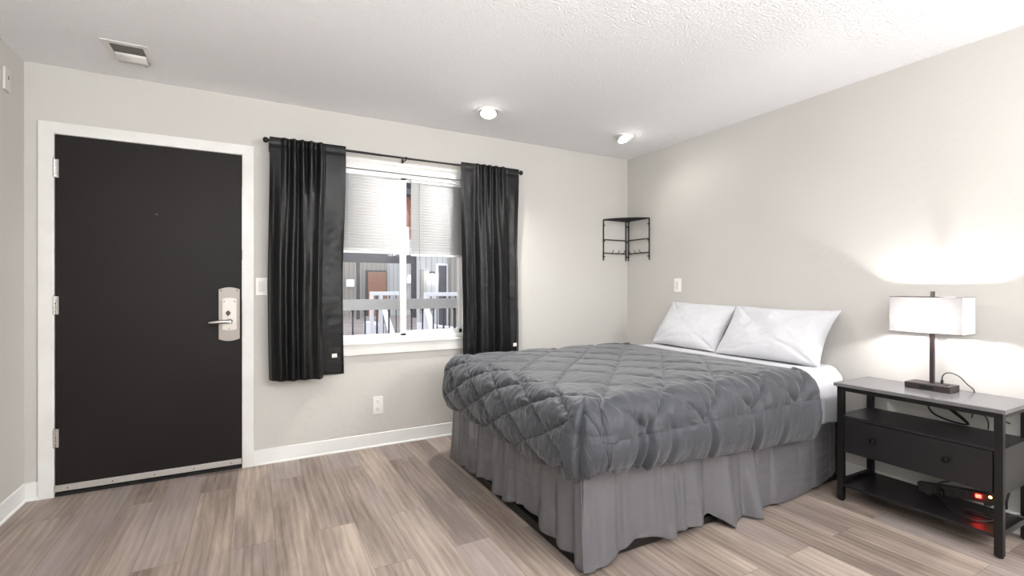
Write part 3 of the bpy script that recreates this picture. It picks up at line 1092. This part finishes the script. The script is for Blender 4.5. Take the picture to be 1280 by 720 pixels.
# make the normals point out
cen = np.array((2.0, 2.35, .45))
if (Nn[R // 2, C // 2, 2]) < 0: Nn = -Nn
L = .355
c1, c2 = 2.905, .055
Q = P.copy()
for i in range(R):
    for j in range(C):
        p, q = PQ[i, j]; dp, dq, hd = SF[i, j]
        # the stitch lines wander a little
        wob = .012 * nz3(p * 4, q * 4, 9) + .004 * nz3(p * 17, q * 17, 2)
        a = (p + q - c1 + wob) / L; b = (p - q - c2 - wob) / L
        fa = abs(a - round(a)) * 2; fb = abs(b - round(b)) * 2
        f = min(fa, fb)
        qb = 1.408 + .016 * (p - 1.2) / 1.5
        if dq > 0 and q < 2 and p > 1.30:
            if q < qb:
                f = min(1, .22 + (qb - q) * 16)
            else:
                f = min(f, .18 + (q - qb) * 15)
        f = min(1, f)
        onside = min(1, max(0, (max(dp, dq) + .06) / .2))
        puff = 1 - (1 - f) ** 3.2
        amp = .0085 + .0165 * onside * (.8 + .5 * nz3(p * 3.1, q * 3.1, 21))
        if dq > 0 and q < qb: amp *= .45
        h = amp * (puff - .6) - .0035 * math.exp(-(f / .055) ** 2)
        sd = math.exp(-(f / .45) ** 2)
        rid = lambda v: .5 - 1.6 * abs(v)
        # gathers: run down the sides, fade out over the top
        if dp >= dq and dp > 0:
            wr = rid(nz3(q * 15 + .8 * nz3(q * 3, p * 6), p * 3.5, 1)) * .0062 + nz3(q * 50, p * 12, 4) * .0034 + nz3(q * 9, p * 30, 14) * .0018
        else:
            side = math.exp(-((max(0, q - PYN)) / .13) ** 2) if q < 2 else .2
            bend = .05 * nz3(p * 3, q * 5, 31)
            g1 = rid(nz3((p + bend) * 13, q * 2.6, 2)) * .0105 + rid(nz3((p + bend) * 27, q * 4.5, 12)) * .0028
            g2 = nz3(p * 7, q * 24, 3) * .0016 + nz3(p * 34, q * 26, 8) * .0010 + rid(nz3(p * 4.5, q * 15, 17)) * .0016
            if dp > 0: g1 *= .35
            wr = g1 * side * (.55 + .45 * nz3(p * 1.7, 4) + .25) + g2
        wr *= (.6 + 1.0 * sd)
        if dp > 0 and dq > 0:
            ck = max(.22, 1 - min(dp, dq) / .10)
            h = h * ck + .006 * (1 - ck); wr *= ck
        low = .008 * nz3(p * 2.3, q * 2.3, 11)
        # deep folds of the spare fabric around the near foot corner
        if dq > 0 and q < 2:
            k = min(1, dq / .25)
            for pc, wd, am in ((1.425, .018, .030), (1.468, .016, .034), (1.60, .016, .010), (1.86, .014, .016), (2.20, .016, .014), (2.43, .014, .010)):
                pcs = pc + .018 * math.sin(q * 9 + pc * 5)
                wr -= am * math.exp(-((p - pcs) / wd) ** 2) * k * k
                wr += am * .4 * math.exp(-((p - pcs - wd * 2.1) / (wd * 1.3)) ** 2) * k
        if dp > 0 and dq > 0:
            th = math.atan2(dq, dp)
            wr -= .026 * math.exp(-((th - .70) / .075) ** 2) * min(1, max(dp, dq) / .22)
        hem = min(1, max(0, 1 - hd / .02))
        ht = min(1, max(0, (HEAD - p) / .40)) if max(dp, dq) == 0 else 1
        disp = (h + wr + low) * (1.0 if hd == 0 else hem) * (.30 + .70 * ht)
        if disp < -.030: disp = -.030
        Q[i, j] = P[i, j] + Nn[i, j] * disp
        if hd > 0:
            a2 = min(hd / .020, PI)
            Q[i, j] = Q[i, j] + np.array((.020 * math.sin(a2), 0, 0)) - Nn[i, j] * .016 * (1 - math.cos(a2)) * .5
            if hd > .020 * PI:
                Q[i, j, 0] -= hd - .020 * PI
bm = bmesh.new(); grid(bm, Q)
tag(obj('comforter', bm, M['comforter'], smooth='all'), 'charcoal grey comforter quilted in diamonds, spread over the bed', 'comforter')

# --- pillows


def pillow(label, org, W, H, T, tilt, roll, seed, dent):
    """org = middle of the lower edge, wide along y, leaning back to the wall"""
    n, m = 84, 60
    hdir = Vector((math.cos(tilt), 0, math.sin(tilt)))
    nrm = Vector((-math.sin(tilt), 0, math.cos(tilt)))
    wdir = Vector((0, 1, 0))
    wdir2 = (wdir * math.cos(roll) + hdir * math.sin(roll)); hdir2 = (hdir * math.cos(roll) - wdir * math.sin(roll))
    bm = bmesh.new()
    for side in (1, -1):
        P = np.zeros((m, n, 3))
        for i in range(m):
            v = 2 * i / (m - 1) - 1
            for j in range(n):
                u = 2 * j / (n - 1) - 1
                pu = u * (1 - .085 * (1 - v * v) * abs(u) ** 3)
                pv = v * (1 - (.115 if v > 0 else .012) * (1 - u * u) * abs(v) ** 3)
                fill = max(0, (1 - abs(u) ** 2.3) * (1 - abs(v) ** 2.4)) ** .46
                # the stuffing sags to the lower half
                th = T * fill * (1.0 - .22 * v)
                edge = max(0, 1 - fill)
                a = math.atan2(v, u)
                wr = .011 * nz3(u * 2.5 + seed, v * 2.5, 2) * fill
                wr += .012 * edge * fill * nz3(a * 6, seed, 3)
                for (cu, cv, du, dv, am) in ((.95, -.95, -.75, .66, .016), (.95, -.95, -.95, .30, .013), (-.95, -.95, .80, .60, .012), (-.95, .9, .85, -.5, .010), (.9, .95, -.6, -.8, .010)):
                    tt = (u - cu) * du + (v - cv) * dv; nn = (u - cu) * dv - (v - cv) * du + .05 * nz3(tt * 3, seed, cu)
                    if 0 < tt < 1.3:
                        wr -= am * math.exp(-(nn / (.035 + .03 * tt)) ** 2) * min(1, tt * 5) * (1 - tt / 1.3) * (1 if side > 0 else 0)
                wr += .010 * math.exp(-((u * .8 - v * .6 - dent) / .07) ** 2) * fill * nz3(u * 2, v * 2 + seed, 5)
                wr += (.4 - abs(nz3(u * 2.2 + v * 1.2 + seed, v * 1.6 - u * .7, 8))) * .011 * fill * (1 if side > 0 else 0) + .003 * nz3(u * 12, v * 8, seed)
                cz = .012 * math.sin(seed + u * 2.3) * (1 - fill)
                if side < 0: th *= .8
                w = Vector(org) + wdir2 * (pu * W / 2) + hdir2 * ((pv + 1) / 2 * H) + nrm * (side * th + (wr if side > 0 else wr * .3) + cz)
                P[i, j] = w
        grid(bm, P)
    bmesh.ops.remove_doubles(bm, verts=bm.verts, dist=1e-4)
    # keep it on top of the mattress and in front of the wall
    for v in bm.verts:
        if v.co.z < .712: v.co.z = .712
        if v.co.x > XR - .006: v.co.x = XR - .006
    return tag(obj('pillow', bm, M['sheet'], smooth='all'), label, 'pillow', 'white pillows at the head of the bed')


pillow('white pillow nearer the window, its right edge behind the other pillow', (2.975, 2.690, .706), .670, .420, .078, math.radians(57), math.radians(2.5), 1.7, -.1)
pillow('white pillow nearer the lamp and nightstand, in front of the other', (2.945, 1.990, .706), .725, .420, .084, math.radians(54), math.radians(-.5), 6.2, -.35)

# ------------------------------------------------------------------ nightstand
NX0, NX1, NY0, NY1, NZ = 2.862, 3.205, .812, 1.492, .655
ns = thing('nightstand', 'black industrial nightstand with one wide drawer and an open bottom shelf', 'nightstand', ((NX0 + NX1) / 2, (NY0 + NY1) / 2, 0))
obj('top_panel', box(NX0 - .012, NX1 + .012, NY0 - .012, NY1 + .004, NZ - .018, NZ, bev=.0015), M['standtop_lit'], ns)
lw = .030
for x in (NX0, NX1 - lw):
    for y in (NY0, NY1 - lw - .008):
        lg = obj('leg', box(x, x + lw, y, y + lw, .008, NZ - .018, bev=.002), M['bmetal'], ns)
        obj('foot_cap', lathe(bmesh.new(), [(.012, 0), (.014, .002), (.014, .009)], (x + lw / 2, y + lw / 2, 0), n=16), M['cord'], lg)
ya, yb2 = NY0 + lw, NY1 - lw - .008
bm = bmesh.new()
for x in (NX0 + .003, NX1 - lw + .003):
    bx(bm, x, x + .024, ya, yb2, NZ - .042, NZ - .018, bev=.0015)
for y in (NY0 + .003, NY1 - lw - .005):
    bx(bm, NX0 + lw, NX1 - lw, y, y + .024, NZ - .042, NZ - .018, bev=.0015)
obj('top_rails', bm, M['bmetal'], ns)
SH = .478
obj('middle_shelf', box(NX0 + .004, NX1 - .002, NY0 + .004, NY1 - .012, SH - .014, SH, bev=.001), M['stand'], ns)
bm = bmesh.new()
bx(bm, NX0 + .034, NX1 - .006, NY0 + .008, NY0 + .022, .284, SH - .014)
bx(bm, NX0 + .034, NX1 - .006, NY1 - .030, NY1 - .016, .284, SH - .014)
bx(bm, NX0 + .034, NX1 - .006, NY0 + .008, NY1 - .016, .270, .284)
bx(bm, NX1 - .014, NX1 - .006, NY0 + .008, NY1 - .016, .270, SH - .014)
obj('drawer_case', bm, M['stand'], ns)
dr = obj('drawer', box(NX0 + .008, NX0 + .030, ya + .006, yb2 - .003, .276, SH - .018, bev=.0015), M['stand'], ns)
for y in (1.305, 1.005):
    bm = lathe(bmesh.new(), [(.006, 0), (.006, .010), (.010, .014), (.0145, .019), (.0150, .024), (.012, .030), (.005, .033), (.0005, .0335)], (NX0 + .008, y, .378), (-1, 0, 0), n=24)
    obj('knob', bm, M['knob'], dr, smooth=True)
TZ = .098
bm = bmesh.new()
bx(bm, NX0 + .004, NX1 - .004, ya - .022, yb2 + .022, TZ - .014, TZ, bev=.0015)
obj('bottom_shelf', bm, M['stand'], ns)
for y in (NY0 + .004, NY1 - lw - .004):
    obj('side_rail', box(NX0 + lw, NX1 - lw, y, y + .022, TZ + .002, TZ + .020, bev=.0015), M['bmetal'], ns)

# ------------------------------------------------------------------ table lamp
LX, LY = 3.122, 1.154
lamp = thing('table_lamp', 'lit table lamp with a rectangular white shade on the black nightstand', 'lamp', (LX, LY, NZ))
bm = box(3.048, 3.165, 1.058, 1.246, NZ + .001, NZ + .032, bev=.002)
base = obj('base', bm, M['bronze'], lamp)
obj('port_panel', box(3.0468, 3.0485, 1.122, 1.180, NZ + .008, NZ + .025), M['slot'], base)
obj('usb_port', box(3.085, 3.115, 1.078, 1.098, NZ + .0315, NZ + .0335), M['slot'], base)
bm = bx(bmesh.new(), LX - .009, LX + .009, LY - .009, LY + .009, NZ + .030, .985, bev=.001)
tube(bm, [(LX + .006, LY, .98), (LX + .006, LY, 1.142)], .0028, 8)
obj('pole', bm, M['bronze'], lamp)
obj('finial', box(LX - .004, LX + .011, LY - .0075, LY + .0075, 1.138, 1.166, bev=.001), M['bronze'], lamp)
SX0, SX1, SY0, SY1, SZ0, SZ1 = 3.022, 3.172, 1.000, 1.302, .952, 1.137
bm = bmesh.new()
cs = [(SX0, SY0), (SX1, SY0), (SX1, SY1), (SX0, SY1)]
a = [bm.verts.new((x, y, SZ0)) for x, y in cs]; b = [bm.verts.new((x, y, SZ1)) for x, y in cs]
for k in range(4):
    bm.faces.new((a[k], a[(k + 1) % 4], b[(k + 1) % 4], b[k]))
sh = obj('lamp_shade', bm, M['shade'], lamp)
for z in (SZ0, SZ1):
    bm = bmesh.new()
    for (x0, y0), (x1, y1) in zip(cs, cs[1:] + cs[:1]):
        tube(bm, [(x0, y0, z), (x1, y1, z)], .0016, 6)
    if z == SZ1:
        tube(bm, [(SX0, LY, z), (SX1, LY, z)], .0016, 6)
    obj('shade_wire', bm, M['bronze'], sh)
bm = lathe(bmesh.new(), [(.006, -.030), (.012, -.024), (.017, -.012), (.019, 0), (.017, .010), (.010, .018), (.001, .020)], (3.086, LY, 1.020), n=20)
tubm = lathe(bmesh.new(), [(.010, 0), (.012, .004), (.012, .028), (.008, .030)], (3.086, LY, .962), n=16)
sock = obj('socket', tubm, M['bronze'], lamp, smooth=True)
bx_ = obj('socket_arm', box(3.092, LX - .008, LY - .004, LY + .004, .966, .976), M['bronze'], sock)
obj('bulb', bm, M['bulb'], sock, smooth='all')

# ------------------------------------------------------------------ cables and power strip
def cable(name, label, pts, r, cat='cable', group=None, plug=None):
    t = thing(name, label, cat, pts[0], group)
    obj('cord', tube(bmesh.new(), smooth_path(pts, 9), r, 10), M['cord'], t, smooth=True)
    if plug is not None:
        obj('plug', plug, M['cord'], t)
    return t


pl = bx(bmesh.new(), 3.128, 3.140, 1.113, 1.123, NZ + .030, NZ + .052, bev=.002)
cable('charging_cable', 'thin black charging cable looped up from the lamp base', [(3.134, 1.118, NZ + .050), (3.136, 1.115, NZ + .075), (3.142, 1.095, NZ + .092), (3.155, 1.060, NZ + .080), (3.180, 1.034, NZ + .040), (3.2195, 1.020, NZ + .005), (3.223, 1.016, .60), (3.221, 1.03, .52)], .0026, plug=pl)
cable('lamp_cord', 'black lamp cord looping down behind the nightstand, left of the others', [(3.221, 1.190, .640), (3.221, 1.165, .605), (3.216, 1.12, .56), (3.205, 1.06, .515), (3.19, 1.035, .490), (3.20, 1.10, .487), (3.21, 1.175, .505), (3.214, 1.205, .54), (3.212, 1.185, .567), (3.210, 1.14, .560), (3.2, 1.08, .525), (3.19, 1.03, .489)], .0042, group='cables behind the nightstand')
cable('wall_cable', 'thin black cable hanging straight behind the nightstand, by its front leg', [(3.221, 1.045, .640), (3.219, 1.03, .60), (3.215, .985, .555), (3.210, .965, .52), (3.205, .962, .482)], .0028, group='cables behind the nightstand')
cable('wall_cable', 'rightmost thin black cable bending behind the nightstand leg', [(3.222, .985, .640), (3.221, .982, .60), (3.217, .965, .565), (3.212, .925, .540), (3.210, .885, .528)], .0028, group='cables behind the nightstand')

st = thing('power_strip', 'dark power strip with a glowing red switch on the nightstand bottom shelf', 'power strip', (3.10, 1.04, TZ))
# lies on edge along the back of the tray, outlets to the room
bm = bx(bmesh.new(), 3.088, 3.128, .868, 1.182, TZ + .012, TZ + .060, bev=.004)
bx(bm, 3.092, 3.124, .90, .925, TZ + .000, TZ + .014)
bx(bm, 3.092, 3.124, 1.13, 1.155, TZ + .000, TZ + .014)
body = obj('body', bm, M['strip'], st)
for k in range(6):
    y = 1.158 - k * .040
    bm = bmesh.new()
    bx(bm, 3.0866, 3.0885, y - .008, y - .005, TZ + .040, TZ + .050)
    bx(bm, 3.0866, 3.0885, y + .005, y + .008, TZ + .040, TZ + .050)
    lathe(bm, [(.0032, 0), (.0032, .0015)], (3.088, y, TZ + .029), (-1, 0, 0), n=10)
    obj('outlet', bm, M['slot'], st)
obj('switch_light', box(3.080, 3.088, .926, .946, TZ + .034, TZ + .050, bev=.002), M['redled'], st)
obj('indicator_light', lathe(bmesh.new(), [(.006, 0), (.006, .003), (.003, .006)], (3.088, .893, TZ + .046), (-1, 0, 0), n=14), M['orangeled'], st)
st.location.z += .020
st.location.y += .018
st.rotation_euler = (-.15, 0, 0)
pl = bx(bmesh.new(), 3.062, 3.087, 1.090, 1.114, TZ + .030, TZ + .056, bev=.004)
bx(pl, 3.070, 3.087, 1.108, 1.118, TZ + .054, TZ + .076, bev=.002)
cable('plug_cord', 'black cord plugged into the power strip, drooping over the shelf', [(3.064, 1.102, TZ + .043), (3.040, 1.09, TZ + .030), (3.00, 1.05, TZ + .010), (2.965, 1.01, TZ + .006), (2.945, .965, TZ + .0055), (2.950, .925, TZ + .006), (2.99, .893, TZ + .008), (3.04, .884, TZ + .02), (3.072, .890, TZ + .012)], .0034, group='cords on the nightstand shelf', plug=pl)
cable('adapter_cord', 'black cord rising from the power strip to behind the drawer', [(3.079, 1.112, TZ + .075), (3.081, 1.113, TZ + .085), (3.10, 1.09, TZ + .098), (3.14, 1.04, TZ + .112), (3.18, .99, TZ + .13), (3.216, .95, TZ + .16), (3.22, .93, .30)], .0034, group='cords on the nightstand shelf')
cable('coiled_cord', 'black cord coiled beside the nightstand front leg', [(3.085, .868, TZ + .03), (3.06, .86, TZ + .012), (3.03, .93, TZ + .0065), (3.045, 1.0, TZ + .0065), (3.07, .94, TZ + .007), (3.085, .885, TZ + .010), (3.12, .828, TZ + .028), (3.15, .785, TZ - .005), (3.18, .70, .03), (3.205, .55, .006), (3.205, .35, .006)], .0034, group='cords on the nightstand shelf')
cable('strip_cord', 'thick black cord hanging on the wall right of the nightstand', [(3.128, .875, TZ + .04), (3.17, .885, TZ + .07), (3.2185, .875, TZ + .13), (3.219, .80, TZ + .16), (3.219, .74, TZ + .10), (3.216, .66, TZ + .06), (3.208, .58, .08), (3.205, .45, .012)], .0045, group='cords on the nightstand shelf')

# ------------------------------------------------------------------ outside, across the courtyard
SN, CS = math.sin(YAW), math.cos(YAW)


def ray(px, py):
    u, v = (px - 640) / F_PX, (py - 358) / F_PX
    return Vector((SN + CS * u, CS - SN * u, -v))


def at(px, py, Y):
    r = ray(px, py)
    return Vector((0, 0, CAM_H)) + r * (Y / r.y)


deck = box(-8, 14, YB + WT + .001, 5.16, -.20, -.04)
struct('walkway_floor', deck, M['concrete'], 'concrete walkway outside the window', 'walkway')
struct('walkway_ceiling', box(-8, 14, YB + WT + .001, 5.25, 2.29, 2.50), M['odark'], 'dark soffit over the walkway outside the window', 'soffit')
struct('courtyard_ground', box(-15, 30, 5.17, 40, -.35, -.15), M['concrete'], 'pinkish concrete ground of the courtyard outside', 'ground')

t = thing('walkway_railing', 'pale board railing with thin dark balusters right outside the window', 'railing', (1.4, 5.05, -.04))
obj('top_board', box(-2.5, 6.0, 5.03, 5.07, .948, 1.058, bev=.004), M['orail'], t)
obj('bottom_rail', box(-2.5, 6.0, 5.035, 5.065, .06, .10, bev=.003), M['orail'], t)
for k in range(-6, 22):
    x = .87 + k * .1225
    bm = tube(bmesh.new(), [(x, 5.05, .09), (x, 5.05, .95)], .0085, 8)
    lathe(bm, [(.016, 0), (.014, .012), (.009, .02)], (x, 5.05, .948), (0, 0, -1), n=10)
    obj('baluster', bm, M['obal'], t, smooth=True)
for x in (-2.4, 5.9):
    obj('post', box(x - .045, x + .045, 5.005, 5.095, -.04, .948), M['orail'], t)

# facade across the courtyard
YO = 22.0
fac = thing('opposite_building', 'grey board-sided motel wing with a brown door across the courtyard', 'building', (at(470, 358, YO).x, YO, -.15))
xa, xb = at(410, 358, YO).x, at(600, 358, YO).x
xw = at(484, 358, YO).x
obj('wall', box(xa - 3, xw, YO, YO + .3, -.15, 3.4), M['siding'], fac)
obj('pale_wall', box(xw, xb + 3, YO - .05, YO + .3, -.15, 3.4), M['sidingl'], fac)
d0, d1 = at(459.5, 340, YO), at(483, 340, YO)
fr = obj('door_frame', box(d0.x - .10, d1.x - .02, YO - .08, YO - .002, -.15, d0.z + .08), M['odark'], fac)
obj('door_leaf', box(d0.x, d1.x - .04, YO - .12, YO - .08, -.15, d0.z), M['odoor'], fac)
p = at(437.5, 354, YO)
sc_ = obj('wall_lamp', box(p.x - .17, p.x + .17, YO - .12, YO, p.z - .17, p.z + .17, bev=.02), M['owhite'], fac)
obj('lamp_glass', lathe(bmesh.new(), [(.07, 0), (.09, .03), (.05, .06)], (p.x, YO - .12, p.z), (0, -1, 0), n=14), M['sconce'], sc_)
p = at(510, 349, YO)
sc_ = obj('wall_lamp', box(p.x - .10, p.x + .10, YO - .17, YO - .05, p.z - .22, p.z + .22, bev=.02), M['owhite'], fac)
obj('lamp_glass', box(p.x - .05, p.x + .05, YO - .19, YO - .17, p.z - .12, p.z + .12), M['sconce'], sc_)
# brown upper storey and dark roof seen in the gap between the blinds
q0, q1 = at(480, 290, YO + 3), at(600, 258, YO + 3)
obj('upper_wall', box(q0.x - 6, q1.x + 6, YO + 2.0, YO + 3.2, 3.4, q1.z), M['brick'], fac)
bm = bmesh.new()
prism(bm, [(q0.x - 7, q1.z), (q1.x + 7, q1.z), (q1.x + 7, q1.z + 1.6), (q0.x - 7, q1.z - .05 + .3)], YO + 1.4, YO + 3.4)
obj('roof', bm, M['roof'], fac)

YP = 20.0
por = thing('porch_posts', 'dark beam and posts of the porch across the courtyard', 'porch', (at(450, 358, YP).x, YP, -.15))
b0, b1 = at(400, 318, YP), at(523, 328, YP)
obj('beam', box(b0.x - 3, b1.x, YP - .12, YP + .12, at(450, 328, YP).z, at(450, 317, YP).z), M['odark'], por)
for (l, r_) in ((445.8, 449.4), (514.5, 523)):
    a_, b_ = at(l, 358, YP), at(r_, 358, YP)
    obj('post', box(a_.x, b_.x, YP - .08, YP + .08, -.15, at(450, 322, YP).z), M['odark'], por)

YS = 15.5
bl2 = thing('side_building', 'pale building wing lit by a wall lamp, seen through the right window half', 'building', (at(560, 358, YS).x, YS, -.15))
xl_ = at(524, 358, YS).x
obj('wall', box(xl_, at(562, 358, YS).x, YS, YS + .3, -.15, 3.2), M['sidingl'], bl2)
obj('wall_boards', box(at(562, 358, YS).x, at(640, 358, YS).x, YS - .15, YS + .3, -.15, 3.2), M['siding'], bl2)
a_, b_ = at(547.5, 332, YS), at(557, 332, YS)
fr = obj('door_frame', box(a_.x - .09, b_.x + .06, YS - .06, YS - .002, -.15, a_.z + .07), M['owhite'], bl2)
obj('door_leaf', box(a_.x, b_.x, YS - .09, YS - .06, -.15, a_.z), M['odark'], bl2)
a_, b_ = at(525, 337, YS), at(530, 337, YS)
obj('window', box(a_.x, b_.x, YS - .03, YS - .002, .3, a_.z), M['siding'], bl2)
p = at(538.5, 341.5, YS)
sc_ = obj('wall_lamp', box(p.x - .05, p.x + .09, YS - .18, YS, p.z - .02, p.z + .05), M['odark'], bl2)
obj('lamp_glass', lathe(bmesh.new(), [(.03, 0), (.08, .10), (.05, .15)], (p.x, YS - .14, p.z - .02), (0, 0, -1), n=14), M['sconce'], sc_)


def stair_rail(px0, px1, Y, rail_y, posts, diag, label):
    a_, b_ = at(px0, rail_y, Y), at(px1, rail_y, Y)
    t = thing('stair_railing', label, 'railing', (a_.x, Y, -.15), 'white stair railings outside')
    zt = a_.z + .04
    obj('top_rail', box(a_.x, b_.x, Y - .05, Y + .05, zt - .08, zt, bev=.01), M['owhite'], t)
    for px in posts:
        x = at(px, 380, Y).x
        obj('post', box(x - .035, x + .035, Y - .045, Y + .045, -.15, zt - .07), M['owhite'], t)
    n_ = max(3, int((b_.x - a_.x) / .13))
    for k in range(1, n_):
        x = a_.x + (b_.x - a_.x) * k / n_
        obj('baluster', box(x - .009, x + .009, Y - .01, Y + .01, .10, zt - .07), M['obal'], t)
    obj('bottom_rail', box(a_.x, b_.x, Y - .02, Y + .02, .07, .12), M['owhite'], t)
    # handrail running down the flight towards the courtyard
    (x0, y0), (x1, y1) = diag
    A = at(x0, y0, Y - .1); B = at(x1, y1, Y - 2.4)
    bm = bmesh.new()
    d_ = (B - A)
    tube(bm, [A, A + d_ * .5, B], .055, 4)
    obj('handrail', bm, M['owhite'], t)
    return t


stair_rail(462.5, 503, 10.2, 367, (464.6, 476), ((480.5, 386), (492, 424)), 'white stair railing behind the left window half')
stair_rail(530.5, 640, 9.6, 368, (532.5,), ((533, 383), (544.5, 424)), 'white stair railing behind the right window half')
a_, b_ = at(466, 405, 10.6), at(479, 405, 10.6)
tag(obj('stair_landing', box(a_.x, b_.x, 10.4, 11.6, -.15, a_.z, bev=.02), M['owhite']), 'white stair side panel behind the left railing posts', 'stairs')
a_, b_ = at(541, 407, 10.2), at(640, 409, 10.2)
bm = prism(bmesh.new(), [(a_.x, -.15), (b_.x, -.15), (b_.x, a_.z - .32), (a_.x, a_.z)], 10.0, 11.4)
tag(obj('stair_landing', bm, M['owhite']), 'white sloping stair side panel behind the right railing', 'stairs')
